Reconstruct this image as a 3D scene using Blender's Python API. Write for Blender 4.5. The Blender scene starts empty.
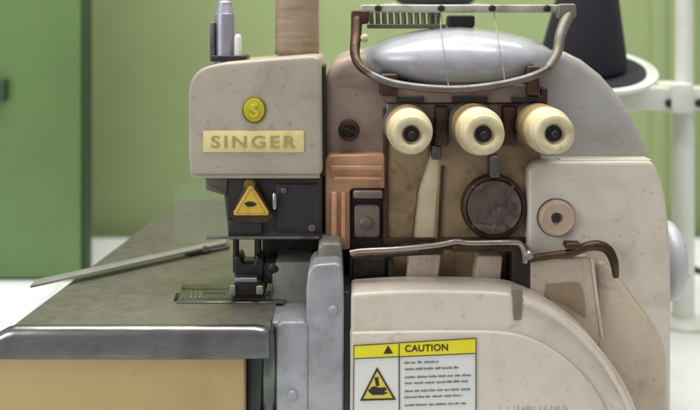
import bpy, bmesh, math, random
from mathutils import Vector, Matrix
random.seed(7)
S = 0.0005            # one working unit = 0.5 mm
D = 850.0             # distance camera -> front of the machine, in units
HX, HY, CZ = 350.0, 30.0, 380.0
col = bpy.context.scene.collection

def U(px, py, Y):
    k = (D + Y) / D
    return Vector((HX + (px - HX) * k, Y, CZ - (py - HY) * k))
def onz(px, py, Z):   # point on the level Z
    k = (CZ - Z) / (py - HY)
    return Vector((HX + (px - HX) * k, D * k - D, Z))

# ------------------------------------------------------------------ materials
def lin(c):
    return tuple(((v/255)/12.92 if v/255 <= 0.04045 else ((v/255+0.055)/1.055)**2.4) for v in c) + (1,)
MATS = {}
def mat(name, rgb, rough=0.5, metal=0.0, rgb2=None, scale=60, amt=0.5, bump=0.0, bscale=400,
        stain=None, stain_amt=0.0, stain_scale=25, coat=0.0, alpha=1.0, stretch=(1,1,1), spec=0.5, rvar=0.15, trans=0.0, wear=0.0, wcol=(84,66,50)):
    m = bpy.data.materials.new(name); m.use_nodes = True
    nt = m.node_tree; N = nt.nodes; L = nt.links
    b = N['Principled BSDF']
    b.inputs['Roughness'].default_value = rough
    b.inputs['Metallic'].default_value = metal
    b.inputs['Specular IOR Level'].default_value = spec
    b.inputs['Coat Weight'].default_value = coat
    b.inputs['Coat Roughness'].default_value = 0.15
    b.inputs['Alpha'].default_value = alpha
    b.inputs['Transmission Weight'].default_value = trans
    tc = N.new('ShaderNodeTexCoord'); mp = N.new('ShaderNodeMapping')
    mp.inputs['Scale'].default_value = stretch
    L.new(tc.outputs['Object'], mp.inputs['Vector'])
    n1 = N.new('ShaderNodeTexNoise'); n1.inputs['Scale'].default_value = scale
    n1.inputs['Detail'].default_value = 6; n1.inputs['Roughness'].default_value = 0.6
    L.new(mp.outputs[0], n1.inputs['Vector'])
    r1 = N.new('ShaderNodeMapRange'); r1.inputs[1].default_value = 0.3; r1.inputs[2].default_value = 0.7
    r1.inputs[3].default_value = 0; r1.inputs[4].default_value = amt
    L.new(n1.outputs['Fac'], r1.inputs[0])
    mx = N.new('ShaderNodeMix'); mx.data_type = 'RGBA'
    c1 = lin(rgb); c2 = lin(rgb2) if rgb2 else tuple(v*0.8 for v in c1[:3]) + (1,)
    mx.inputs[6].default_value = c1; mx.inputs[7].default_value = c2
    L.new(r1.outputs[0], mx.inputs[0])
    out = mx.outputs[2]
    if stain:
        n2 = N.new('ShaderNodeTexNoise'); n2.inputs['Scale'].default_value = stain_scale
        n2.inputs['Detail'].default_value = 8; n2.inputs['Roughness'].default_value = 0.65
        n2.inputs['Distortion'].default_value = 0.6
        L.new(tc.outputs['Object'], n2.inputs['Vector'])
        r2 = N.new('ShaderNodeMapRange'); r2.inputs[1].default_value = 0.5; r2.inputs[2].default_value = 0.72
        r2.inputs[3].default_value = 0; r2.inputs[4].default_value = stain_amt
        L.new(n2.outputs['Fac'], r2.inputs[0])
        m2 = N.new('ShaderNodeMix'); m2.data_type = 'RGBA'; m2.inputs[7].default_value = lin(stain)
        L.new(out, m2.inputs[6]); L.new(r2.outputs[0], m2.inputs[0]); out = m2.outputs[2]
    if wear:
        # chips and specks, plus long fine scratches
        for sc_n, st_n, lo_, hi_ in ((210, (1,1,1), 0.66, 0.70), (90, (1,1,9), 0.69, 0.72), (80, (8,1,1), 0.70, 0.73)):
            mw = N.new('ShaderNodeMapping'); mw.inputs['Scale'].default_value = st_n; mw.inputs['Rotation'].default_value = (0.1, 0.35, 0.2)
            L.new(tc.outputs['Object'], mw.inputs['Vector'])
            nw = N.new('ShaderNodeTexNoise'); nw.inputs['Scale'].default_value = sc_n; nw.inputs['Detail'].default_value = 3
            L.new(mw.outputs[0], nw.inputs['Vector'])
            rw = N.new('ShaderNodeMapRange'); rw.inputs[1].default_value = lo_; rw.inputs[2].default_value = hi_; rw.inputs[4].default_value = wear
            L.new(nw.outputs['Fac'], rw.inputs[0])
            m4 = N.new('ShaderNodeMix'); m4.data_type = 'RGBA'; m4.inputs[7].default_value = lin(wcol)
            L.new(out, m4.inputs[6]); L.new(rw.outputs[0], m4.inputs[0]); out = m4.outputs[2]
    L.new(out, b.inputs['Base Color'])
    r3 = N.new('ShaderNodeMapRange'); r3.inputs[3].default_value = max(0.02, rough - rvar); r3.inputs[4].default_value = min(1, rough + rvar)
    n3 = N.new('ShaderNodeTexNoise'); n3.inputs['Scale'].default_value = scale*2.3; n3.inputs['Detail'].default_value = 5
    L.new(mp.outputs[0], n3.inputs['Vector']); L.new(n3.outputs['Fac'], r3.inputs[0]); L.new(r3.outputs[0], b.inputs['Roughness'])
    if bump:
        nb = N.new('ShaderNodeTexNoise'); nb.inputs['Scale'].default_value = bscale; nb.inputs['Detail'].default_value = 4
        L.new(mp.outputs[0], nb.inputs['Vector'])
        bp = N.new('ShaderNodeBump'); bp.inputs['Strength'].default_value = bump; bp.inputs['Distance'].default_value = 0.0006
        L.new(nb.outputs['Fac'], bp.inputs['Height']); L.new(bp.outputs[0], b.inputs['Normal'])
    MATS[name] = m
    return m

M_head   = mat('khaki_enamel', (173,163,146), 0.42, 0.0, (153,143,128), 40, 0.6, 0.12, 900, (128,108,82), 0.45, 45, wear=0.22)
M_cream  = mat('cream_enamel', (203,193,179), 0.38, 0.0, (188,177,163), 22, 0.7, 0.10, 700, (150,128,104), 0.40, 28, coat=0.15, wear=0.20)
M_cream2 = mat('beige_enamel', (192,175,155), 0.45, 0.0, (174,157,137), 30, 0.7, 0.12, 700, (112,90,68), 0.55, 40, wear=0.24)
M_rose   = mat('aged_rose_enamel', (174,155,142), 0.42, 0.0, (154,132,116), 30, 0.8, 0.15, 600, (112,88,66), 0.7, 40, wear=0.24)
M_grey   = mat('grey_enamel', (172,169,163), 0.40, 0.1, (152,149,144), 24, 0.7, 0.12, 700, (130,116,100), 0.45, 35, coat=0.2, wear=0.18)
M_cast   = mat('cast_alloy', (168,168,172), 0.42, 0.35, (140,142,146), 60, 0.8, 0.35, 900, (100,98,95), 0.5, 60)
M_dome   = mat('polished_cap', (172,174,180), 0.28, 0.05, (168,168,174), 40, 0.6, 0.06, 300, (130,124,118), 0.4, 60, coat=0.4, wear=0.12)
M_plate  = mat('brushed_steel', (136,131,120), 0.44, 0.75, (120,116,105), 70, 0.7, 0.06, 700, (98,94,82), 0.3, 14, wear=0.10, wcol=(86,82,70))
M_steel  = mat('bright_steel', (190,190,190), 0.28, 0.95, (150,150,150), 80, 0.7, 0.1, 800)
M_dull   = mat('dull_steel', (128,124,120), 0.42, 0.7, (90,82,74), 70, 0.9, 0.2, 700, (70,52,40), 0.6, 70)
M_rust   = mat('oily_brown_steel', (92,68,50), 0.42, 0.6, (52,40,32), 80, 0.9, 0.3, 700, (46,30,22), 0.7, 80)
M_brown  = mat('olive_shade_brown', (158,134,100), 0.38, 0.15, (126,102,74), 50, 0.9, 0.25, 600, (66,50,36), 0.85, 45, wear=0.28, wcol=(48,34,24))  # brown standing for shadow on the cream body and in the niche
M_shelf  = mat('shelf_metal', (138,122,112), 0.42, 0.35, (112,96,86), 50, 0.8, 0.2, 600, (70,54,44), 0.7, 60)
M_copper = mat('copper_block', (200,154,118), 0.42, 0.15, (170,124,88), 60, 0.8, 0.2, 600, (110,84,64), 0.7, 70)
M_knob   = mat('ivory_plastic', (208,196,158), 0.40, 0.0, (196,183,146), 60, 0.8, 0.12, 500, (130,104,70), 0.6, 70)
M_black  = mat('black_enamel', (30,30,34), 0.35, 0.0, (20,20,22), 60, 0.6, 0.1, 500, (60,56,50), 0.4, 90)
M_face   = mat('blue_black_face', (56,52,58), 0.36, 0.2, (46,42,38), 50, 0.9, 0.12, 400, (44,56,36), 0.6, 60)
M_dark   = mat('dark_recess', (44,36,30), 0.5, 0.2, (30,26,24), 70, 0.8, 0.2, 500)  # one dark brown for gaps, holes and dark parts
M_glass  = mat('smoky_sight_glass', (92,72,62), 0.25, 0.0, (54,42,36), 150, 1.0, 0.0, 400, (128,112,112), 0.75, 110, coat=0.3, wear=0.24, wcol=(36,28,26))
M_tan    = mat('tan_enamel', (172,148,102), 0.45, 0.0, (164,140,94), 20, 0.5, 0.06, 700, (140,118,80), 0.35, 30, wear=0.14, wcol=(120,92,56))
M_tanedge= mat('tan_enamel_lip', (214,190,140), 0.4, 0.0, (200,172,124), 30, 0.5)
M_gold   = mat('gold_plate', (222,204,142), 0.4, 0.1, (210,190,126), 90, 0.7, 0.1, 700, (170,146,96), 0.4, 90)
M_letter = mat('olive_lettering', (172,154,98), 0.5, 0.1)
M_badge  = mat('yellow_badge', (206,194,40), 0.3, 0.3, (180,164,30), 100, 0.7)
M_badge2 = mat('badge_relief', (214,202,74), 0.3, 0.3)
M_badge3 = mat('badge_rim', (120,108,40), 0.4, 0.4)
M_yel    = mat('label_yellow', (226,214,30), 0.45, 0.0, (206,192,30), 60, 0.5)
M_yel2   = mat('warning_yellow', (224,186,56), 0.45, 0.0, (206,160,40), 70, 0.7, 0, 0, (130,90,40), 0.5, 110)
M_white  = mat('label_white', (214,212,206), 0.5, 0.0, (198,196,190), 60, 0.5)
M_ink    = mat('label_ink', (34,32,26), 0.55)
M_ink2   = mat('label_small_print', (128,136,134), 0.55)
M_ink3   = mat('faded_print', (168,160,152), 0.55)
M_wall   = mat('green_wall_paint', (142,157,108), 0.75, 0.0, (133,147,101), 4, 0.8, 0.25, 60, (124,138,90), 0.35, 6, rvar=0.08)
M_door   = mat('dark_green_enamel', (96,124,70), 0.5, 0.0, (86,112,62), 5, 0.8, 0.1, 100, (72,98,62), 0.3, 8)
M_edge   = mat('dark_green_edge', (40,62,34), 0.6, 0.0)
M_table  = mat('pale_laminate', (214,217,216), 0.6, 0.0, (212,214,208), 10, 0.6, 0.04, 300, (190,188,176), 0.3, 14)
M_sheet  = mat('white_board', (222,230,232), 0.4, 0.0, (224,230,230), 10, 0.4)
M_stand  = mat('white_stand_enamel', (214,216,208), 0.35, 0.0, (200,202,192), 30, 0.6, 0.08, 400, (168,164,146), 0.35, 40)
M_thread = mat('navy_black_thread', (34,34,46), 0.85, 0.0, (26,26,34), 40, 0.8, 0.9, 900, stretch=(1,1,12))
M_thread2= mat('brown_thread', (184,164,138), 0.85, 0.0, (150,124,96), 26, 0.9, 1.0, 900, (186,172,156), 0.6, 30, stretch=(1,1,14))
M_wheel  = mat('wheel_grey', (190,192,194), 0.4, 0.1, (172,174,176), 40, 0.7, 0.1, 500)
M_fibre  = mat('sewing_thread', (150,146,138), 0.8)
M_clear  = mat('clear_plastic', (170,176,160), 0.25, 0.0, (150,156,138), 60, 0.8, 0.0, 0, alpha=0.16)
M_cable  = mat('black_rubber', (28,26,26), 0.5)

# ------------------------------------------------------------------ mesh helpers (working units)
def prism(bm, outline, Yf, Yb, bevel=1.5, seg=3, bevel_back=False):
    """outline: pixel polygon seen on the plane Yf, pushed back to Yb."""
    pts = [U(x, y, Yf) for x, y in outline]
    poly(bm, pts, Vector((0, Yb - Yf, 0)), bevel, seg, bevel_back)
def poly(bm, pts, push, bevel=1.5, seg=3, bevel_back=False):
    t = bmesh.new()
    f = [t.verts.new(p) for p in pts]; b = [t.verts.new(p + push) for p in pts]
    face = t.faces.new(f); back = t.faces.new(b[::-1])
    n = len(f)
    for i in range(n):
        t.faces.new((f[(i+1) % n], f[i], b[i], b[(i+1) % n]))
    bmesh.ops.recalc_face_normals(t, faces=t.faces)
    if bevel > 0:
        es = list(face.edges) + (list(back.edges) if bevel_back else [])
        fv = set(face.verts)
        for e in t.edges:
            if e not in es and len(e.link_faces) == 2 and e.calc_face_angle(0) > 0.7: es.append(e)
        bmesh.ops.bevel(t, geom=list(set(es)), offset=bevel, segments=seg, profile=0.5, affect='EDGES', clamp_overlap=True)
    merge(bm, t)
def merge(bm, t):
    mp = {}
    t.verts.index_update()
    for v in t.verts: mp[v.index] = bm.verts.new(v.co)
    for f in t.faces:
        try: nf = bm.faces.new([mp[v.index] for v in f.verts]); nf.smooth = True
        except ValueError: pass
    t.free()
def rect(x0, y0, x1, y1): return [(x0, y0), (x0, y1), (x1, y1), (x1, y0)]
def rrect(x0, y0, x1, y1, r, n=5):
    o = []
    for cx, cy, a in ((x0+r, y0+r, 180), (x0+r, y1-r, 90), (x1-r, y1-r, 0), (x1-r, y0+r, -90)):
        for i in range(n+1):
            t = math.radians(a - 90*i/n) if False else math.radians(a + (-90*i/n))
            o.append((cx + r*math.cos(t), cy + r*math.sin(t)))
    # angles run 180->90, 90->0, 0->-90, -90->-180 in image space (y down)
    o2 = []
    for cx, cy, a0 in ((x0+r, y0+r, 270), (x0+r, y1-r, 180), (x1-r, y1-r, 90), (x1-r, y0+r, 0)):
        for i in range(n+1):
            t = math.radians(a0 - 90*i/n)
            o2.append((cx + r*math.cos(t), cy + r*math.sin(t)))
    return o2
def circ(cx, cy, rx, ry=None, n=40):
    ry = ry or rx
    return [(cx + rx*math.cos(-2*math.pi*i/n), cy + ry*math.sin(-2*math.pi*i/n)) for i in range(n)]
def lathe(bm, c, axis, prof, seg=40):
    """prof: (distance along axis, radius)"""
    q = Vector((0, 0, 1)).rotation_difference(Vector(axis).normalized())
    rings = []
    t = bmesh.new()
    for d, r in prof:
        rings.append([t.verts.new(Vector(c) + q @ Vector((max(r, .001)*math.cos(2*math.pi*i/seg), max(r, .001)*math.sin(2*math.pi*i/seg), d))) for i in range(seg)])
    for a, b in zip(rings, rings[1:]):
        for i in range(seg):
            t.faces.new((a[i], a[(i+1) % seg], b[(i+1) % seg], b[i]))
    t.faces.new(rings[0][::-1]); t.faces.new(rings[-1])
    bmesh.ops.recalc_face_normals(t, faces=t.faces)
    merge(bm, t)
def tube(bm, pts, r, seg=14, smooth=4, flat=1.0):
    P = [Vector(p) for p in pts]
    if smooth > 1 and len(P) > 2:
        Q = []
        for i in range(len(P)-1):
            p0, p1, p2, p3 = P[max(i-1, 0)], P[i], P[i+1], P[min(i+2, len(P)-1)]
            for k in range(smooth):
                t = k/smooth
                Q.append(0.5*((2*p1) + (p2-p0)*t + (2*p0-5*p1+4*p2-p3)*t*t + (3*p1-p0-3*p2+p3)*t**3))
        Q.append(P[-1]); P = Q
    rr = r if isinstance(r, (list, tuple)) else None
    t = bmesh.new(); rings = []; n = len(P)
    up = None
    for i, p in enumerate(P):
        d = (P[min(i+1, n-1)] - P[max(i-1, 0)]).normalized()
        if up is None: up = Vector((0, 0, 1)) if abs(d.z) < 0.9 else Vector((0, 1, 0))
        s = d.cross(up).normalized(); up = s.cross(d).normalized()
        if rr: f = i/(n-1)*(len(rr)-1); a = int(min(f, len(rr)-2)); R = rr[a]+(rr[a+1]-rr[a])*(f-a)
        else: R = r
        rings.append([t.verts.new(p + (s*math.cos(2*math.pi*k/seg)*R + up*math.sin(2*math.pi*k/seg)*R*flat)) for k in range(seg)])
    for a, b in zip(rings, rings[1:]):
        for k in range(seg): t.faces.new((a[k], a[(k+1) % seg], b[(k+1) % seg], b[k]))
    t.faces.new(rings[0][::-1]); t.faces.new(rings[-1])
    bmesh.ops.recalc_face_normals(t, faces=t.faces)
    merge(bm, t)

def finish(name, bm, m, parent=None, label=None, cat=None, group=None, kind=None, ang=38, base=False):
    bm.normal_update()
    cs = [v.co for v in bm.verts]
    lo = Vector([min(c[i] for c in cs) for i in range(3)]); hi = Vector([max(c[i] for c in cs) for i in range(3)])
    ctr = (lo + hi)/2
    if base: ctr.z = lo.z
    for v in bm.verts: v.co = (v.co - ctr)*S
    for f in bm.faces: f.smooth = True
    for e in bm.edges:
        if len(e.link_faces) == 2 and e.calc_face_angle(0) > math.radians(ang): e.smooth = False
    me = bpy.data.meshes.new(name); bm.to_mesh(me); bm.free()
    me.materials.append(m)
    o = bpy.data.objects.new(name, me); col.objects.link(o)
    w = ctr*S
    if parent is not None:
        o.parent = parent; w = w - WL[parent.name]
    o.location = w
    WL[o.name] = ctr*S
    if label: o['label'] = label
    if cat: o['category'] = cat
    if group: o['group'] = group
    if kind: o['kind'] = kind
    return o
WL = {}
def thing(name, loc, label, cat, group=None):
    o = bpy.data.objects.new(name, None); col.objects.link(o)
    o.empty_display_size = 0.02
    o.location = Vector(loc)*S; WL[o.name] = Vector(loc)*S
    o['label'] = label; o['category'] = cat
    if group: o['group'] = group
    return o
def part(name, m, parent, build, **k):
    bm = bmesh.new(); build(bm); return finish(name, bm, m, parent, **k)
def parts(name, m, parent, builds, **k):
    for f in builds: part(name, m, parent, f, **k)
def text_bm(bm, s, x0, y0, x1, y1, Y, depth=0.8, spacing=1.0, offset=0.0, shear=0, rot=0):
    """lettering fitted to the pixel box x0,y0,x1,y1 (y1 = baseline) on plane Y"""
    cu = bpy.data.curves.new('lettering', 'FONT'); cu.body = s; cu.size = 1; cu.space_character = spacing; cu.offset = offset
    cu.resolution_u = 4
    ob = bpy.data.objects.new('lettering_tmp', cu); col.objects.link(ob)
    dg = bpy.context.evaluated_depsgraph_get(); dg.update()
    me = bpy.data.meshes.new_from_object(ob.evaluated_get(dg))
    xs = [v.co.x for v in me.vertices]; ys = [v.co.y for v in me.vertices]
    ax, bx, ay, by = min(xs), max(xs), min(ys), max(ys)
    t = bmesh.new(); t.from_mesh(me)
    for v in t.verts:
        u = (v.co.x-ax)/(bx-ax); w = (v.co.y-ay)/(by-ay)
        v.co = U(x0+(x1-x0)*u, y1+(y0-y1)*w + rot*(x1-x0)*u, Y)
    ret = bmesh.ops.extrude_face_region(t, geom=t.faces[:])
    for e in ret['geom']:
        if isinstance(e, bmesh.types.BMVert): e.co.y -= depth
    bmesh.ops.recalc_face_normals(t, faces=t.faces)
    merge(bm, t)
    bpy.data.objects.remove(ob); bpy.data.curves.remove(cu); bpy.data.meshes.remove(me)
def screw_head(bm, px, py, Y, r, h=4, slot=True):
    c = U(px, py, Y)
    lathe(bm, c, (0, -1, 0), [(-1, r), (h*0.6, r), (h*0.9, r*0.85), (h, r*0.6)], 24)

def arc(pts, n=6):
    P = [Vector((x, y, 0)) for x, y in pts]; Q = []
    for i in range(len(P)-1):
        p0, p1, p2, p3 = P[max(i-1,0)], P[i], P[i+1], P[min(i+2,len(P)-1)]
        for k in range(n):
            t = k/n; q = 0.5*((2*p1)+(p2-p0)*t+(2*p0-5*p1+4*p2-p3)*t*t+(3*p1-p0-3*p2+p3)*t**3); Q.append((q.x,q.y))
    Q.append((P[-1].x, P[-1].y)); return Q
# ================================================================== THE MACHINE
mach = thing('sewing_machine', (420, 120, -60), 'old cream and grey industrial overlock sewing machine with three ivory tension knobs, filling the middle', 'sewing machine')
BOT = 500

# --- head cover with plate and badge
hc = part('head_cover', M_head, mach, lambda b: prism(b, [(190,175),(188,150)]+arc([(188,96),(189.5,84),(195,74),(205,67),(222,63)],5)+[(262,59.4),(300,56.4)]+arc([(312,55.8),(318.5,58),(321,64)],4)+[(322,175)], -20, 118, 3.5, 4), label='khaki head cover with a gold name plate')
part('head_cover_lip', M_head, mach, lambda b: prism(b, rect(191, 173.5, 320, 178.5), -14, 90, 1.2))
part('hairline_seam', M_dark, mach, lambda b: prism(b, rect(321.5, 66, 325, 176), 4, 60, 0.6))
npl = part('name_plate', M_gold, mach, lambda b: prism(b, rrect(203, 131, 304, 152.5, 1.5), -21.6, -18, 0.5, 2), label='gold name plate reading SINGER')
part('lettering', M_letter, npl, lambda b: text_bm(b, 'SINGER', 211, 135.5, 296, 148, -21.7, 0.5, 1.25, 0.012))
bd = part('badge', M_badge3, mach, lambda b: prism(b, circ(254, 110, 12, 13.5), -22, -18, 0.8, 3), label='small yellow oval badge')
part('badge_face', M_badge, bd, lambda b: prism(b, circ(254, 110, 10.4, 11.8), -23, -21, 0.6, 3))
def emb(b):
    text_bm(b, 'S', 249.5, 102.5, 258.8, 117.5, -23.2, 0.9, 1, 0.03)
    lathe(b, U(254.2, 105.5, -23.2), (0,-1,0), [(-.5,2.6),(0.8,2.4),(1.2,1.5)], 16)
part('badge_relief', M_badge2, bd, emb)

# --- post on the head
def post(b):
    c = U(224.5, 58, 40)
    lathe(b, c, (0,0,1), [(-6,11),(2,11),(3,10.2),(46,10.2),(47,9.4),(52,9.2),(54,8),(58,7.4),(60,5)], 32)
part('adjusting_post', mat('lilac_steel', (168,166,178), 0.42, 0.5, (140,138,150), 60, 0.7, 0.1), mach, post)
part('post_collar', M_black, mach, lambda b: prism(b, rect(210, 55.5, 246, 61.5), 22, 56, 1.2))
part('post_pin', M_white, mach, lambda b: lathe(b, U(238, 58, 32), (0,0,1), [(-3,4),(20,4),(23,3.4),(25,2)], 20))
part('post_clip', M_dull, mach, lambda b: prism(b, rrect(209.5, 22, 214.5, 58, 1.5), 30, 48, 1))

# --- face plate, needle area
fp = part('face_plate', M_face, mach, lambda b: prism(b, [(224,176),(224,196),(229,240),(322,240),(322,176)], 2, 90, 2), label='blue black face plate under the head cover')
def facebits(b):
    prism(b, rect(276, 184, 320, 233), -1, 4, 1.5)
    prism(b, rect(228, 220, 262, 238), -4, 4, 1.5)
    screw_head(b, 312, 228, -1, 4, 3); screw_head(b, 284, 190, -1, 3.4, 3)
parts('face_plate_cover', M_face, mach, [lambda b: prism(b, rect(276, 184, 320, 233), -1, 4, 1.5), lambda b: prism(b, rect(228, 220, 262, 238), -4, 4, 1.5)])
parts('cover_screw', M_dull, mach, [lambda b: screw_head(b, 312, 228, -1, 4, 3), lambda b: screw_head(b, 284, 190, -1, 3.4, 3)])
part('face_plate_edge', M_dull, mach, lambda b: prism(b, rect(206, 236.8, 319, 239.2), -9, -6, 0.5))
part('highlight_pin', M_steel, mach, lambda b: lathe(b, U(274.5, 209, -7), (0,0,1), [(0,1.6),(2,2.4),(14,2.4),(16,1.5)], 16))  # steel pin shaped in place of a small upright highlight
part('brass_screw', M_badge3, mach, lambda b: lathe(b, U(250, 184, -6), (0,-1,0), [(-8,6),(3,6),(4.5,5),(5,3)], 24))
tri = lambda cx, cy, w, h: [(cx, cy-h*0.62), (cx-w/2, cy+h*0.38), (cx+w/2, cy+h*0.38)]
wl_b = part('warning_triangle_backing', M_rust, mach, lambda b: prism(b, [(247,182),(230,217),(236,223),(268,223),(273,216),(254,182)], -10, -4, 1))
wl = part('warning_triangle', M_yel2, mach, lambda b: prism(b, [(249,186),(233.5,212),(234,215.5),(268,215.5),(268.5,212),(252.5,186)], -12, -9.8, 0.8), label='small yellow warning triangle')
def eye(b):
    prism(b, [(244,203.5),(248,201.5),(253,202),(257,204.2),(253,206.5),(247,206.8)], -12.8, -11.9, 0.2, 1)
part('warning_symbol', M_ink, wl, eye)
def tring(b, o, k, Y, th=0.8):
    cx = sum(p[0] for p in o)/len(o); cy = sum(p[1] for p in o)/len(o)
    for i in range(len(o)):
        a, c = o[i], o[(i+1) % len(o)]
        A = (cx+(a[0]-cx)*k, cy+(a[1]-cy)*k); C = (cx+(c[0]-cx)*k, cy+(c[1]-cy)*k)
        prism(b, [a, A, C, c], Y, Y+th, 0, 1)
part('warning_border', M_tan, wl, lambda b: tring(b, [(251,187.5),(235.5,214),(266.5,214)], 0.9, -12.4, 0.5))

def clear(b):
    # a curved clear finger guard bowed towards the operator
    t = bmesh.new(); rows = []
    for j in range(11):
        v = j/10; r = []
        for i in range(13):
            u = i/12
            px = 174+(54*u); top = 182+14*(1-math.sin(math.pi*min(1, u*0.8+0.2)))
            py = top+(243-top)*v
            r.append(t.verts.new(U(px, py, -4 - 26*math.sin(math.pi*u)*0.6 + 30*(1-u))))
        rows.append(r)
    for a, c in zip(rows, rows[1:]):
        for i in range(12): t.faces.new((a[i], a[i+1], c[i+1], c[i]))
    bmesh.ops.solidify(t, geom=t.faces[:], thickness=1.6)
    merge(b, t)
part('finger_guard', M_clear, mach, clear, label='clear curved plastic finger guard')
part('guard_bracket', M_dull, mach, lambda b: prism(b, [(205,178),(206,190),(226,196),(228,178)], 0, 12, 1))

# --- presser foot and needle bar
def bar(b):
    for x, r in ((236, 3.2), (258, 3.6)): tube(b, [U(x, 236, 20), U(x, 272, 20)], r, 14, 1)
parts('needle_bar', M_dark, mach, [lambda b: tube(b, [U(236, 236, 20), U(236, 272, 20)], 3.2, 14, 1), lambda b: tube(b, [U(258, 236, 20), U(258, 272, 20)], 3.6, 14, 1)])
def clampb(b):
    prism(b, [(233,258),(235,280),(262,281),(264,262),(256,254),(254,264),(242,264),(240,256)], 10, 40, 2)
    prism(b, rrect(262, 262, 288, 284, 4), 14, 50, 2)
    lathe(b, U(275, 268, 14), (0,-1,0), [(-2,6),(3,6),(4,4)], 20)
part('needle_clamp', M_black, mach, clampb)
for nx in (245, 251): part('needle', M_steel, mach, lambda b: tube(b, [U(nx, 268, 22), U(nx, 292, 22)], 0.8, 8, 1))
def foot(b):
    prism(b, rrect(235, 280, 261, 296, 2), 0, 36, 2)
    prism(b, [(238,282),(230,290),(230,297),(264,297),(264,290),(258,282)], 6, 40, 1.5)
ft = part('presser_foot', M_dark, mach, foot)
def clips(b):
    prism(b, rrect(229.5, 285.5, 235.5, 296, 1.5), -4, 14, 1.2)
    prism(b, rrect(256, 286, 263, 295, 1.5), -4, 14, 1.2)
    prism(b, rrect(235, 278, 257, 282.5, 1), -3, 10, 1.2)
parts('foot_clip', M_steel, ft, [lambda b: prism(b, rrect(229.5, 285.5, 235.5, 296, 1.5), -4, 14, 1.2), lambda b: prism(b, rrect(256, 286, 263, 295, 1.5), -4, 14, 1.2), lambda b: prism(b, rrect(235, 278, 257, 282.5, 1), -3, 10, 1.2)])

# --- cloth plate (working surface of the machine)
ZP = 106.0
def onp(px, py, z=ZP): return onz(px, py, z)
def plate(b):
    t = bmesh.new()
    A = Vector((37.5, -60, ZP)); Bk = Vector((76, 515, ZP)); C = Vector((300, 515, ZP)); Dd = Vector((300, 60, ZP)); E = Vector((276, 20, ZP)); F = Vector((276, -60, ZP))
    poly(b, [A, F, E, Dd, C, Bk], Vector((0, 0, -5)), 0.9, 2)
part('cloth_plate', M_plate, mach, plate, label='dull olive grey steel cloth plate, scratched')
def roll(b):
    # rounded front edge dropping to the tan cover
    prof = []
    R = 9
    for i in range(9):
        a = math.radians(90*i/8); prof.append((-60 - R*math.sin(a), ZP + 0.4 - R + R*math.cos(a)))
    prof += [(-69, 78), (-66, 78), (-57, 84), (-57, ZP - 3)]
    t = bmesh.new()
    secs = []
    for X, dz, dy in ((-60, -12, 0), (14, -12, 0), (34, -1.5, 0), (42, 0, 0), (150, 0, 0), (262, 0, 0), (270, -.8, .5), (275, -3, 3)):
        secs.append([t.verts.new((X, y+dy, (z+dz) if z > 90 else z)) for y, z in prof])
    n = len(prof)
    for a, c in zip(secs, secs[1:]):
        for i in range(n): t.faces.new((a[i], a[(i+1) % n], c[(i+1) % n], c[i]))
    t.faces.new(secs[0]); t.faces.new(secs[-1][::-1])
    bmesh.ops.recalc_face_normals(t, faces=t.faces)
    merge(b, t)
part('plate_front_edge', M_steel if False else mat('edge_steel', (150,150,148), 0.27, 0.9, (112,110,106), 50, 0.8, 0.12, 500, (90,84,76), 0.5, 30, stretch=(.3,2,2)), mach, roll, ang=50)
part('front_side_cover', M_tan, mach, lambda b: prism(b, rect(-60, 358, 244.5, BOT), -66, -48, 2, 3), label='tan front cover below the steel edge')
part('side_cover_lip', M_tanedge, mach, lambda b: prism(b, rect(-60, 354.5, 244, 358.4), -65, -48, 0.8, 2))
part('plate_support', M_dark, mach, lambda b: poly(b, [Vector((45,-46,100)), Vector((265,-46,100)), Vector((285,500,100)), Vector((84,500,100))], Vector((0,0,-150)), 0))

def nplate(b):
    z = ZP + 1.6
    poly(b, [onp(176,302,z), onp(284,302,z), onp(280,284,z), onp(182,284,z)], Vector((0,0,-1.8)), 0.4, 1)
ndl = part('needle_plate', mat('needle_plate_steel', (150,148,138), 0.32, 0.9, (116,114,106), 60, 0.8, 0.1, 500, (90,88,74), 0.4, 50), mach, nplate)
def slots(b):
    z = ZP + 2.0
    for (a, y, c, y2) in ((183,287.5,232,289),(183,297.5,280,299),(204,292.2,226,293.2),(258,291,282,292.5)):
        poly(b, [onp(a,y2,z), onp(c,y2,z), onp(c,y,z), onp(a,y,z)], Vector((0,0,-.9)), 0)
    poly(b, [onp(180,300,z), onp(183.5,300,z), onp(184.5,287,z), onp(181.5,287,z)], Vector((0,0,-.9)), 0)
part('slot_lines', M_dull, ndl, slots)
part('feed_slot', M_dark, ndl, lambda b: poly(b, [onp(174,299,ZP+2.2), onp(178,299,ZP+2.2), onp(179.5,293,ZP+2.2), onp(176,293,ZP+2.2)], Vector((0,0,-1.4)), 0))
for fx in (190,194.5,199,266,270.5,275): part('feed_tooth', M_steel, ndl, lambda b: poly(b, [onp(fx,297,ZP+3.2), onp(fx+2.4,297,ZP+3.2), onp(fx+2.4,291,ZP+3.2), onp(fx,291,ZP+3.2)], Vector((0,0,-2)), .3, 1))
# guide arm reaching over the plate from the left
def garm(b):
    z = ZP + 9
    poly(b, [onp(30,285.5,z), onp(226,242.4,z), onp(226.5,238.4,z), onp(36,279,z)], Vector((0,0,-3)), 0.8, 2)
part('guide_arm', mat('guide_steel', (172,170,166), 0.4, 0.6, (146,143,138), 50, 0.7), mach, garm, label='long flat steel guide arm reaching in from the left')
def gslot(b):
    z = ZP + 5
    poly(b, [onp(184,253,z), onp(206,250,z), onp(230,245.5,z), onp(228,242.5,z), onp(200,246.5,z)], Vector((0,0,-4)), 0.8, 1)
    tube(b, [onp(205,249,ZP+7), onp(205,249,ZP)], 4, 12, 1)
part('guide_shadow_strip', M_dull, mach, gslot)  # raised strip shaped after the dark shadow line beside the guide arm

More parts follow.
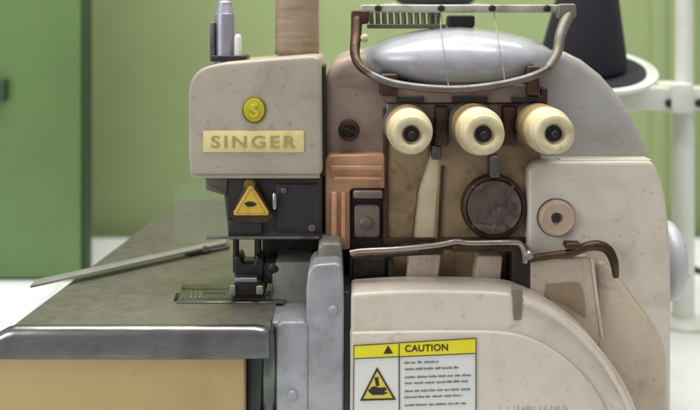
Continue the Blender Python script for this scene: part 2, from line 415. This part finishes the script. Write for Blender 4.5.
# --- lower castings between plate and front cover
parts('bed_block', mat('bed_block_alloy', (138,136,126), 0.5, 0.3, (112,110,100), 60, 0.8, 0.3, 700, (84,80,68), 0.5, 60), mach, [lambda b: prism(b, [(272,268),(276,262),(312,262),(312,330),(272,330)], 10, 120, 2.5), lambda b: prism(b, [(318,246),(322,243),(340,243),(342,247),(342,275),(318,275)], -20, 90, 3)])
parts('dark_gap', M_dark, mach, [lambda b: prism(b, rect(262, 238, 330, 262), 60, 120, 1), lambda b: prism(b, rect(246, 318, 312, BOT), -20, 40, 1), lambda b: prism(b, rect(318, 236, 356, 330), 50, 110, 1)])
def casting(b):
    prism(b, [(308,272),(312,266),(318,264.5),(336,263),(342,266),(344,300),(343,BOT),(306,BOT),(306,290)], -46, 10, 3, 4)
    prism(b, [(276,326),(282,322),(304,322),(308,326),(308,BOT),(276,BOT)], -48, 30, 3.5, 4)
    poly(b, [U(270,322,-40), U(303,323,-40), U(300,306,-2), U(274,305,-2)], Vector((0,0,-14)), 2.5, 3)
part('lower_casting', M_cast, mach, casting, label='bare grey alloy casting beside the warning label')
def casting2(b):
    prism(b, [(318,258),(320,249),(336,247),(342,252),(342,262)], -38, 20, 2.5)
    screw_head(b, 333, 300, -46, 4.5); screw_head(b, 292, 395, -48, 5)
parts('casting_screw', M_cast, mach, [lambda b: screw_head(b, 333, 310, -46, 4.5), lambda b: screw_head(b, 292, 395, -48, 5)])
part('looper_shaft', mat('greenish_steel', (112,120,112), 0.25, 0.85, (70,78,70), 50, 0.8), mach, lambda b: lathe(b, U(268, 402, -38), (0,0,1), [(-60,9),(0,9.5),(2,11),(30,11.5),(66,10.5),(72,8),(76,4)], 28))
part('black_edge_strip', M_black, mach, lambda b: prism(b, [(247,352),(262,336),(266,322),(272,322),(268,345),(262,360),(258,BOT),(247,BOT)], -52, -44, 1.2))
part('vertical_seam', M_black, mach, lambda b: prism(b, rect(343, 292, 350, BOT), -40, 20, 1))

# --- upper body castings
part('arm_casting', M_rose, mach, lambda b: prism(b, [(324,250),(324,86),(328,70),(336,60),(348,55),(364,53),(402,56),(402,250)], 30, 230, 12, 6), label='rose grey painted arm casting, oily and stained')
part('rear_housing', M_grey, mach, lambda b: prism(b, [(392,252),(392,90),(402,56),(430,50),(545,49),(566,51),(584,60),(603,75),(622,97),(636,120),(647,144),(655,168),(655,252)], 34, 240, 13, 6), label='grey enamelled upper housing, rounded to the right')
part('right_cover', M_cream, mach, lambda b: prism(b, [(527,BOT),(528,170),(534,162),(541,161),(650,160.5),(655,163),(661,178),(666,196),(669,220),(671,250),(672,300),(671,BOT)], 6, 200, 5, 5), label='cream right cover with a straight top edge')
part('cover_edge_line', mat('pale_edge', (206,204,186), 0.4, 0.1, (176,170,150), 60, 0.8), mach, lambda b: prism(b, rect(560, 159.4, 652, 161.8), 9, 30, 0.8))  # paler line along the top edge of the cover
def dome(b):
    t = bmesh.new()
    bmesh.ops.create_uvsphere(t, u_segments=64, v_segments=32, radius=1)
    c = U(457, 58.5, 55); c2 = c.copy()
    for v in t.verts:
        x, y, z = v.co
        z2 = z*(1 - 0.10*abs(x))
        v.co = c + Vector((x*104, y*66, z2*34))
    merge(b, t)
part('polished_top_cap', M_dome, mach, dome, label='shiny silvery oval cap on top')
def capseam(b):
    tube(b, [U(441,31,40), U(443,45,16), U(446,62,9), U(448,82,16)], 0.8, 6, 3)
    tube(b, [U(497,38,30), U(500,50,18), U(503,66,14)], 0.6, 6, 3)
parts('cap_thread', M_fibre, mach, [lambda b: tube(b, [U(440,12,44), U(441,29,10), U(443,45,-8), U(446,62,-14), U(448,82,-12), U(449,88,-20)], 0.5, 6, 3), lambda b: tube(b, [U(494,12,44), U(497,33,6), U(500,50,-7), U(503,66,-10), U(505,84,-18)], 0.45, 6, 3)])

# --- thread guide rack
part('guide_rack_bar', mat('worn_white_bar', (186,186,170), 0.4, 0.3, (152,150,134), 70, 0.8, 0.1, 600, (96,86,70), 0.7, 80), mach, lambda b: prism(b, rrect(360, 4.5, 575, 12.5, 3), 30, 42, 1.6, 3), label='pale flat thread guide bar with screws')
def rackscrews(b):
    for x in (378, 441, 492, 547): lathe(b, U(x, 8.2, 30), (0,-1,0), [(-1,3.6),(2.2,3.6),(3.2,2.4)], 20)
for rx in (378, 441, 492, 547): part('rack_screw', M_dark, mach, lambda b: lathe(b, U(rx, 8.2, 30), (0,-1,0), [(-1,3.6),(2.2,3.6),(3.2,2.4)], 20))
def lpost(b):
    tube(b, [U(360,14,34), U(357,20,28), U(356,36,18), U(355,54,4), U(360,66,-6), U(372,75,-12)], [5.5,6,5.5,5,4.2,4], 14, 5)
    prism(b, rrect(351, 10, 369, 24, 3), 24, 40, 2)
part('rack_left_post', M_rust, mach, lpost)
def loop(b):
    tube(b, [U(360,66,-6), U(372,75,-12), U(392,83,-17), U(425,88,-21), U(462,89,-22), U(500,84.5,-20), U(530,77,-15), U(548,68,-6), U(556,54,6)], 4.0, 14, 5)
part('rack_front_rod', M_dull, mach, loop, label='curved steel thread guide rod')
def rpost(b):
    tube(b, [U(548,68,-6), U(557,53,6), U(560,36,16), U(565,22,26), U(571,11,34)], [4.2,5,5.4,6,6], 14, 5)
    prism(b, rrect(558, 3.5, 577, 18, 4), 26, 40, 2)
part('rack_right_post', mat('rack_end_paint', (126,123,108), 0.45, 0.3, (92,88,74), 60, 0.8, 0.1, 500), mach, rpost)
part('rack_bead', M_knob, mach, lambda b: lathe(b, U(364.5, 38, 14), (0,-1,0), [(-4,2),(-3,3.6),(0,4.4),(3,3.6),(4,2)], 18))
def comb(b):
    for i in range(11):
        x = 371+i*6.5
        tube(b, [U(x, 12, 48), U(x+0.8, 27, 48)], 2.5, 10, 1)
    prism(b, rect(367, 24, 446, 28.5), 44, 54, 1)
part('thread_comb', mat('comb_steel', (130,132,108), 0.4, 0.6, (96,94,76), 60, 0.8), mach, comb)
part('rack_spring_box', M_dark, mach, lambda b: prism(b, rrect(448, 15, 475, 27.5, 3), 46, 66, 2))

# --- tension shelf
def shelf(b):
    prism(b, [(384,86),(392,84),(530,84),(540,86),(541,103),(384,103)], 2, 50, 2.5)
    prism(b, [(386,103),(541,103),(541,118),(386,118)], 14, 50, 2)
part('tension_shelf', M_shelf, mach, shelf)
def shelfslots(b):
    for x0, x1 in ((396,424),(452,488),(512,544)): prism(b, rrect(x0, 96, x1, 102.5, 2), -1, 10, 1)
for sx0, sx1 in ((396,424),(452,488),(512,544)): part('shelf_slot', M_dark, mach, lambda b: prism(b, rrect(sx0, 96, sx1, 102.5, 2), -1, 10, 1))
part('shelf_post', M_rust, mach, lambda b: (prism(b, rrect(380,74,398,96,3), -8, 26, 2), lathe(b, U(389,84,-8), (0,-1,0), [(-1,6),(2,6),(3,4)], 20)))
part('shelf_post', M_rust, mach, lambda b: (prism(b, rrect(527,66,540,96,3), -4, 26, 2), prism(b, rrect(540,88,548,108,2), 8, 40, 2)))

# --- tension panel
part('shade_bracket', M_brown, mach, lambda b: prism(b, [(387,112),(437,112),(429,158),(418,190),(412,243),(387,243)], 18, 45, 2, 3))  # brown plates stand in for shadow cast on the cream body
part('shade_bracket', M_brown, mach, lambda b: prism(b, [(440,112),(541,112),(541,160),(538,243),(433,243),(438,180)], 18, 45, 2, 3))
part('unshaded_strip', mat('unshaded_cream', (222,204,172), 0.4, 0.0, (186,166,134), 60, 0.7), mach, lambda b: prism(b, [(427,150),(443,150),(440,243),(412,243),(418,190)], 21, 36, 1))  # pale strip stands for unshadowed cream body between the brown plates
parts('bracket_seam', M_rust, mach, [lambda b: prism(b, [(441,166),(444,166),(440,242),(437.5,242)], 15, 20, 0.6), lambda b: prism(b, rect(386,238.5,436,243.5), 14, 20, 0.6), lambda b: prism(b, rect(442,238,528,242.5), 14, 20, 0.6), lambda b: prism(b, rect(383,108,388,244), 15, 22, 0.6)])
parts('guide_tab', M_dull, mach, [lambda b: prism(b, rrect(490,156,500,178,2), 2, 20, 1.5), lambda b: prism(b, rrect(432,146,441,160,2), 8, 20, 1.5)])
for bx in (442, 510): part('spring_box', M_rust, mach, lambda b: prism(b, rrect(bx-7, 106, bx+7, 146, 2), 6, 20, 2))
M_kbody = mat('dirty_ivory_plastic', (172,146,104), 0.45, 0.0, (140,114,78), 60, 0.9, 0.15, 500, (92,68,44), 0.7, 70)
for i, (x, y, R) in enumerate(((405.5, 124, 20.6), (470.5, 124, 21.6), (534, 123.5, 21.2))):
    c = U(x, y, 18)
    kn = part('tension_knob', M_knob, mach, lambda b: lathe(b, c, (0,-1,0), [(50,R*.96),(52,R*1.02),(56,R*1.05),(64,R*1.05),(65.5,R*1.0),(66.5,R*.93),(83,R*.90),(87,R*.88),(89,R*.84),(90,R*.78),(90.2,R*.50),(89,R*.46),(84,R*.42),(83.5,R*.30)], 56), ang=60)
    part('knob_skirt', M_kbody, kn, lambda b: lathe(b, c, (0,-1,0), [(13,R*.8),(15,R*1.0),(18,R*1.06),(32,R*1.08),(36,R*1.06),(38,R*.98),(44,R*.98),(46,R*1.03),(50,R*1.03),(51.5,R*.95)], 56), ang=50)
    part('knob_hole', M_dark, kn, lambda b: lathe(b, c, (0,-1,0), [(60,R*.36),(84.4,R*.36),(84.8,R*.2)], 24))
    part('knob_stud', M_dark, kn, lambda b: lathe(b, c, (0,-1,0), [(60,R*.16),(89,R*.16),(90,R*.1)], 16))
    part('tension_discs', M_dull, kn, lambda b: lathe(b, c, (0,-1,0), [(-1,R*.8),(2,R*.8),(3,R*1.12),(4.5,R*1.15),(5.5,R*.9),(7,R*.9),(8,R*1.12),(9.5,R*1.15),(11,R*.8),(13,R*.8)], 40))

sg = part('sight_glass_rim', M_rust, mach, lambda b: lathe(b, U(493, 206, 16), (0,-1,0), [(-2,33),(5,33),(8,31.5),(9,29),(7.5,26),(3,25.5)], 56), label='dark rimmed round oil sight glass')
part('sight_glass', M_glass, sg, lambda b: lathe(b, U(493, 206, 12), (0,-1,0), [(0,27),(8,27),(10,22),(11.5,14),(12,6)], 56))
for ra in [math.pi/4+math.pi/2*k for k in range(4)]: part('rim_screw', M_dull, sg, lambda b: screw_head(b, 493+27.5*math.cos(ra), 206+27.5*math.sin(ra), 9, 2.2, 2))
part('bolt_seat', M_rust, mach, lambda b: lathe(b, U(556, 217.5, 6), (0,-1,0), [(-2,19.4),(1.5,19.4),(2.2,18.8),(2.3,10)], 48))
lb = part('round_bolt', mat('rosy_bolt', (186,164,144), 0.45, 0.1, (160,136,116), 80, 0.8, 0.1, 500), mach, lambda b: lathe(b, U(556, 217.5, 6), (0,-1,0), [(-4,18.5),(4,18.5),(7,17.5),(8,15.5),(7.2,14),(7.2,6),(6,5)], 48))
part('bolt_hole', M_dark, lb, lambda b: lathe(b, U(556, 217.5, 0), (0,-1,0), [(-2,5),(1.8,5),(2,3)], 20))
sc = part('arm_screw', M_rust, mach, lambda b: lathe(b, U(349, 130, 26), (0,-1,0), [(-2,11),(4,11),(6,10),(7,7),(5,6),(4,3)], 32))
part('screw_slot', M_dark, sc, lambda b: prism(b, [(343,127),(342,130),(356,134),(357,131)], 18.6, 24, 0.3, 1))

# --- copper block
def cop(b):
    prism(b, [(325,250),(325,160),(329,155),(384,154),(385,156),(385,189),(352,189),(350,192),(350,250)], 12, 40, 2.5, 3)
    prism(b, rrect(331,192,337,246,2), 7, 14, 1.5); prism(b, rrect(341,192,346,246,2), 7, 14, 1.5)
    prism(b, rrect(330,166,384,171,1.5), 9, 14, 1.2); prism(b, rrect(333,177,384,181,1.5), 9, 14, 1.2)
part('copper_block', M_copper, mach, cop, label='worn copper coloured block left of the tension panel')
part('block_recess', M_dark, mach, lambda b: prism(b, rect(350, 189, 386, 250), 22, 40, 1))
parts('block_latch', M_shelf, mach, [lambda b: prism(b, rrect(353,191,383,199,2), 6, 24, 1.8), lambda b: (prism(b, rrect(354,205,380,238,4), 14, 24, 2), lathe(b, U(366,222,14), (0,-1,0), [(-1,6),(3,6),(4,4)], 20))])

# --- rail, niche and lever
part('front_rail', mat('rail_steel', (176,166,156), 0.35, 0.8, (132,122,112), 60, 0.8, 0.1, 500), mach, lambda b: tube(b, [U(350,253,-18), U(362,251,-18), U(400,249,-20), U(438,245,-22), U(456,241.5,-22), U(470,243,-20), U(510,242.5,-20), U(520,244,-18), U(524,252,-16), U(525,262,-12)], 2.8, 12, 4))
parts('rail_bar', M_rust, mach, [lambda b: tube(b, [U(352,257,-4), U(400,254,-4), U(440,252,-4)], 2.4, 10, 3), lambda b: prism(b, rrect(421,246,444,255,3), -14, 0, 2), lambda b: prism(b, rect(452,247,526,252), -6, 6, 1)])
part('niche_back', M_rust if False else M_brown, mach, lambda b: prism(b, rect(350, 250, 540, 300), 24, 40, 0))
parts('niche_light_streak', M_cream2, mach, [lambda b: prism(b, [(409,256),(441,256),(437,292),(405,292)], 4, 26, 2), lambda b: prism(b, [(478,256),(503,256),(500,292),(473,292)], 4, 26, 2)])  # light streaks in the shadowed niche, built as cream blocks
parts('niche_plate', M_dark, mach, [lambda b: prism(b, rrect(352,258,386,286,2), 6, 26, 2), lambda b: prism(b, rrect(388,262,394,284,2), 0, 26, 1.5), lambda b: prism(b, rrect(512,250,530,292,2), -6, 26, 1.5)])
def lever(b):
    tube(b, [U(528,259,-10), U(548,256,-10), U(570,253,-10), U(586,247,-10), U(598,245.5,-10), U(608,250,-10), U(614,262,-10), U(616,277,-8)], [3.6,3.8,4,4.6,5.2,5,4.4,3], 14, 5)
    prism(b, rrect(566,243.5,582,250,2), -14, 0, 1.5)
part('release_lever', M_rust, mach, lever, label='dark curved release lever on the right cover')
part('lever_pivot', M_steel, mach, lambda b: lathe(b, U(528, 255, -14), (0,-1,0), [(-6,4.5),(3,4.5),(4.5,3)], 20))
def hinge(b):
    prism(b, [(530,262),(588,257),(591,260),(601,338),(598,346),(560,330),(530,312)], -5, 20, 1.6)
part('hinge_panel', M_cream2, mach, hinge)
part('hinge_shadow', mat('shaded_tan_pad', (150,128,104), 0.5, 0.0, (128,106,84), 60, 0.9, 0.2, 500, (96,74,54), 0.6, 60), mach, lambda b: prism(b, arc([(546,285),(562,283.5),(579,284),(584,296),(586,317)],4)+arc([(586,319),(574,311),(558,302),(545,297)],4), -6.8, -4, .6))  # thin pad with the brownish shadow put into its colour
part('lower_right_cover', M_cream2, mach, lambda b: prism(b, arc([(604,262),(612,269),(622,282),(634,299),(648,318),(659,336),(666,358)],4)+[(669,BOT),(595,BOT),(597,262)], 1.5, 30, 4, 6))
part('hinge_pin', M_cream, mach, lambda b: tube(b, [U(592,258,-5), U(597,300,-5), U(602,338,-5)], 1.6, 8, 3))
part('shadow_tab', mat('shadow_tab_brown', (128,116,100), .45, .1, (104,92,78), 60, .8), mach, lambda b: prism(b, [(512,288),(523,290),(521.5,320),(514,321)], -52, -46, 1))  # thin tab carrying a shadow of the cover in its dull colour

# --- front cover
outer = arc([(351,294),(400,291),(460,291),(505,293),(530,299),(560,314),(588,336),(612,364),(630,394),(641,425),(648,460),(650,BOT)])
part('front_cover', M_cream, mach, lambda b: prism(b, outer + [(349,BOT)], -50, 0, 4, 4), label='cream front cover with a curved right edge')
inner = arc([(352,333),(400,332),(460,331.5),(500,332.5),(528,338),(556,352),(582,374),(600,398),(612,425),(620,460),(622,BOT)])
part('front_cover_panel', M_cream, mach, lambda b: prism(b, inner + [(350.5,BOT)], -54, -48, 1.8, 3))
part('cover_rib', M_cream, mach, lambda b: tube(b, [U(x,y,-50) for x,y in [(523,301),(556,317),(583,339),(606,366),(624,397),(634,425),(640,460)]], 2.6, 10, 4))

# --- caution label
YL = -54.9
lab = part('caution_label', M_white, mach, lambda b: prism(b, [(354,346),(353,440),(476,436),(476,338.5)], YL, YL+1.2, 0), label='yellow and white caution label, slightly tilted')
part('label_header', M_yel, lab, lambda b: prism(b, [(354,346),(354,358.8),(476,353.5),(476,338.5)], YL-0.5, YL+0.3, 0))
def ink(b):
    text_bm(b, 'CAUTION', 405, 345.2, 448, 352.2, YL-0.6, 0.25, 1.05, 0.02, rot=-0.035)
    prism(b, [(388,345.5),(383.5,354),(393,353.5)], YL-0.9, YL-0.4, 0)
    # frame, dividers
    for q in ([(353.4,345.4),(353.4,346.2),(476.5,338.7),(476.5,337.9)], [(354,358.4),(354,359.2),(476,353.9),(476,353.1)],
              [(398.6,344),(398.9,440),(399.9,440),(399.6,344)], [(353.4,346),(352.6,440),(353.4,440),(354.2,346)], [(475.6,338.5),(475.6,436),(476.4,436),(476.4,338.5)]):
        prism(b, q, YL-0.8, YL-0.3, 0)
part('label_print', M_ink, lab, ink)
part('label_triangle', M_yel2 if False else mat('label_triangle_yellow', (218,196,70), 0.5), lab, lambda b: prism(b, [(377,370),(361,400),(394,399)], YL-0.5, YL+0.3, 0))
def ltri(b):
    tring(b, [(377,367.5),(360,401),(396,400)], 0.84, YL-0.9, 0.4)
    prism(b, [(368,391),(372,387),(376,386.5),(378,388),(385,387.5),(387,389.5),(384,392),(388,393),(383,395),(372,395)], YL-0.9, YL-0.4, 0)
    prism(b, [(374.5,378),(376,386),(379.5,386),(378,377)], YL-0.9, YL-0.4, 0)
part('label_symbol', M_ink, lab, ltri)
def small(b):
    # print too fine to read: broken rows of strokes
    for k, y in enumerate((363, 369.5, 377.5, 383.5, 391.5, 397.5, 405.5)):
        x = 404 + random.uniform(0, 1.5); end = (438, 458, 472, 468, 470, 462, 466)[k]
        while x < end:
            w = random.uniform(4, 11)
            xx = x
            while xx < min(x+w, end):
                h = random.choice((1.5, 1.5, 2.2)); ww = random.uniform(.45, .95); yy = y - 0.035*(xx-404)
                prism(b, [(xx,yy-h+1),(xx,yy+1),(xx+ww,yy+1),(xx+ww,yy-h+1)], YL-0.5, YL-0.05, 0); xx += ww+random.uniform(.35,.6)
            x += w + 1.8
part('small_print', mat('print_grey', (100,108,110), 0.6), lab, small)
def faint(b):
    x = 507
    while x < 572:
        w = random.uniform(2.2, 3.6)
        prism(b, rect(x, 405.5+random.choice((0,1,2)), x+w*random.choice((.3,.6,1)), 413), -54.3, -53.9, 0); x += w+random.choice((1.2,1.2,4))
part('faded_print', M_ink3, mach, faint)

# --- handwheel
hw = part('handwheel', M_wheel, mach, lambda b: lathe(b, U(653, 260, 70) + Vector((0,0,0)), (1,0,0), [(-10,34),(4,37),(8,42),(14,43.5),(20,41.5),(25,35),(28,23),(29,10)], 56), label='grey handwheel at the right side')
for wa in (2.4,3.4,4.2): part('wheel_screw', M_dull, hw, lambda b: lathe(b, U(653,260,70)+Vector((23.5, math.cos(wa)*31, math.sin(wa)*31)), (1,0,0), [(-2,2),(3,2),(3.4,1)], 12))
part('machine_bed', M_cream2, mach, lambda b: poly(b, [Vector((355,10,-20)), Vector((640,10,-20)), Vector((640,300,-20)), Vector((355,300,-20))], Vector((0,0,-38)), 3))

# ================================================================== things on and behind the machine
def spool(b):
    c = U(297, 55.5, 78)
    lathe(b, c, (0,0,1), [(1,23),(3,24),(6,24.2),(20,24),(40,23.6),(60,23.8),(80,23.4),(96,22.5),(100,18)], 48)
sp = thing('thread_spool', U(297, 55.5, 78), 'beige and brown wound thread spool standing upright on top of the khaki head cover', 'thread spool')
sp.location.z += 0
part('wound_thread', M_thread2, sp, spool)
part('spool_core', M_knob, sp, lambda b: lathe(b, U(297,55.5,78), (0,0,1), [(-0.5,19),(1.2,20),(100,10),(112,10),(113,8)], 32))

def cone_thing(cx, py, Y, tilt, rb, rt, h, label):
    c = U(cx, py, Y); ax = Vector((0, -math.sin(tilt), math.cos(tilt)))
    t = thing('thread_cone', c, label, 'thread cone', 'dark thread cones behind the machine')
    part('wound_thread', M_thread, t, lambda b: lathe(b, c, ax, [(4,rb*.9),(7,rb),(12,rb*1.01),(h*.5,(rb+rt)/2),(h*.92,rt),(h*.97,rt*.8)], 56))
    part('cone_core', M_white, t, lambda b: lathe(b, c, ax, [(1.5,rb*.8),(h,rt*.5),(h*1.06,rt*.45)], 32))
    return c, ax
c1, a1 = cone_thing(582, 68, 350, math.radians(16), 60, 18, 230, 'large blue black thread cone on a white rimmed disc, right of the guide rack')
c2, a2 = cone_thing(435, 6, 420, math.radians(4), 58, 30, 200, 'dark thread cone whose base shows just above the pale guide bar')

st = thing('thread_stand', (960 if False else U(682,240,420).x, 420, -60), 'white enamelled thread stand with a tall pole and bolted cross arm, at the right edge', 'thread stand')
part('pole', M_stand, st, lambda b: lathe(b, Vector((U(683,98,420).x, 420, -58)), (0,0,1), [(0,16),(318,16),(319,15)], 32))
part('upper_pole', M_stand, st, lambda b: lathe(b, Vector((U(684,98,420).x, 420, 272-30)), (0,0,1), [(0,13),(400,13)], 32))
part('pole_foot', M_stand, st, lambda b: lathe(b, Vector((U(683,98,420).x, 420, -60)), (0,0,1), [(0,40),(6,40),(9,34),(12,20)], 40))
def arm(b):
    Z1 = U(0,87,405).z; Z0 = U(0,110,405).z
    poly(b, [Vector((400,396,Z0)), Vector((1000,396,Z0)), Vector((1000,396,Z1)), Vector((400,396,Z1))], Vector((0,48,0)), 3, 3, True)
part('cross_arm', M_stand, st, arm)
part('arm_clamp', M_stand, st, lambda b: prism(b, rrect(672.5,83.5,694,114,4), 385, 455, 3))
part('arm_bolt', M_dark, st, lambda b: screw_head(b, 669, 103, 396, 6, 6))
part('arm_bolt', M_dark, st, lambda b: screw_head(b, 699, 103, 396, 6, 6))
for (c, ax, R, n) in ((c1, a1, 103, 'a'), (c2, a2, 78, 'b')):
    ds = part('spool_disc', M_stand, st, lambda b: lathe(b, c, ax, [(-6,R*.5),(-5,R*.97),(-2,R),(1.5,R*.99),(2,R*.95),(0,R*.93),(0,2)], 64))
    part('disc_pad', M_thread if n == 'a' else M_stand, ds, lambda b: lathe(b, c, ax, [(.2,R*.84),(2.2,R*.84),(2.8,R*.82)], 56))
    part('disc_stem', M_dark if n == 'b' else M_stand, st, lambda b: tube(b, [c - ax*4, Vector((c.x, 420, 318 if n == 'a' else c.z-60)), Vector((c.x, 420, 290))], 12 if n == 'a' else 9, 16, 2))

# small black cable lying on the table at right
def cab(b):
    z = -56
    tube(b, [onz(730,256,z), onz(712,270,z), onz(702,272,z), onz(694,269,z), onz(690,265,z)], [5,7,7,6,5], 12, 4)
    tube(b, [onz(690,265,z), onz(687.5,262,z), onz(687.5,257,z)], 3, 8, 3)
    lathe(b, onz(688,256.5,z) + Vector((0,0,-4)), (0,0,1), [(0,10),(2,11),(9,11),(11,8)], 20)
part('black_cable', M_cable, None, cab, label='short black cable with a round end, right edge beside the grey handwheel', cat='cable')

# ================================================================== setting
part('work_table', M_table, None, lambda b: poly(b, [Vector((-900,-330,-60)), Vector((1700,-330,-60)), Vector((1700,950,-60)), Vector((-900,950,-60))], Vector((0,0,-36)), 2, 2), label='pale laminate work table under the sewing machine', cat='table')
part('white_board', M_sheet, None, lambda b: poly(b, [onz(-120,352,-56), onz(-14,352,-56), onz(58,286,-56), onz(-60,286,-56)], Vector((0,0,-3.5)), .6, 1), label='bright white board lying on the table left of the steel cloth plate', cat='board', base=True)
cabi = thing('metal_partition', (-400, 665, -60), 'dark green metal door panel standing behind the table on the left', 'door panel')
def door(b):
    x1 = U(80.5, 0, 640).x
    poly(b, [Vector((x1-760,640,-55)), Vector((x1,640,-55)), Vector((x1,640,1100)), Vector((x1-760,640,1100))], Vector((0,26,0)), 3, 2, True)
part('door_leaf', M_door, cabi, door)
def dedge(b):
    x1 = U(80.5, 0, 640).x
    poly(b, [Vector((x1+.5,646,-60)), Vector((x1+11,646,-60)), Vector((x1+11,646,1100)), Vector((x1+.5,646,1100))], Vector((0,24,0)), 1, 2, True)
    poly(b, [Vector((x1-760,648,-60)), Vector((x1,648,-60)), Vector((x1,648,-54)), Vector((x1-760,648,-54))], Vector((0,14,0)), 0)
part('door_shade_strip', M_edge, cabi, dedge)  # dark strips put the shaded door side and foot shadow into colour
part('handle', M_edge, cabi, lambda b: prism(b, rrect(-12,78,4.5,101,3), 622, 640, 3))
wall = part('wall', M_wall, None, lambda b: (poly(b, [Vector((-2200,1000,-900)), Vector((2600,1000,-900)), Vector((2600,1000,1900)), Vector((-2200,1000,1900))], Vector((0,40,0)), 0),
     [poly(b, [Vector((x,992,-900)), Vector((x+w,992,-900)), Vector((x+w,992,1900)), Vector((x,992,1900))], Vector((0,9,0)), 3, 3) for x, w in ((262,16),(1005,32),(1085,20))]), kind='structure')
part('floor', mat('grey_floor', (120,116,108), 0.6), None, lambda b: poly(b, [Vector((-2600,-2600,-1560)), Vector((3000,-2600,-1560)), Vector((3000,1040,-1560)), Vector((-2600,1040,-1560))], Vector((0,0,-40)), 0), kind='structure')
def legs(b, x, y):
    poly(b, [Vector((x,y,-96)), Vector((x+60,y,-96)), Vector((x+60,y+60,-96)), Vector((x,y+60,-96))], Vector((0,0,-1462)), 3)
tb = bpy.data.objects['work_table']
for x, y in ((-860,-290),(1600,-290),(-860,860),(1600,860)): part('table_leg', M_stand, tb, lambda b: legs(b, x, y))

# ================================================================== light, camera
sc_ = bpy.context.scene
w = bpy.data.worlds.new('World'); sc_.world = w; w.use_nodes = True
bg = w.node_tree.nodes['Background']; bg.inputs[0].default_value = (0.95, 0.96, 1.0, 1); bg.inputs[1].default_value = 0.38
def area(name, loc, tgt, sx, sy, power, colr):
    l = bpy.data.lights.new(name, 'AREA'); l.shape = 'RECTANGLE'; l.size = sx*S; l.size_y = sy*S; l.energy = power; l.color = colr
    o = bpy.data.objects.new(name, l); col.objects.link(o); o.location = Vector(loc)*S
    o.rotation_euler = (Vector(tgt)-Vector(loc)).to_track_quat('-Z', 'Y').to_euler(); return o
area('overhead_light', (250, -250, 2000), (380, 100, 100), 2400, 500, 11.5, (1.0, 0.98, 0.95))
area('overhead_light', (800, 560, 1900), (700, 900, 100), 2400, 300, 7, (1.0, 0.98, 0.92))  # unseen light added to brighten the table and wall at right
area('left_area_light', (-1500, -1500, 900), (350, 0, 150), 1100, 1200, 6, (0.93, 0.97, 1.0))  # unseen cool area light from the front left

cam = bpy.data.cameras.new('camera'); co = bpy.data.objects.new('camera', cam); col.objects.link(co)
co.location = Vector((HX, -D, CZ))*S; co.rotation_euler = (math.radians(90), 0, 0)
cam.sensor_width = 36; cam.lens = 36*D/700; cam.shift_y = -175/700; cam.clip_start = 0.01; cam.clip_end = 20
cam.dof.use_dof = True; cam.dof.focus_distance = (D-10)*S; cam.dof.aperture_fstop = 7
sc_.camera = co
vs = sc_.view_settings; vs.view_transform = 'Standard'; vs.look = 'None'; vs.exposure = 0.06; vs.gamma = 1
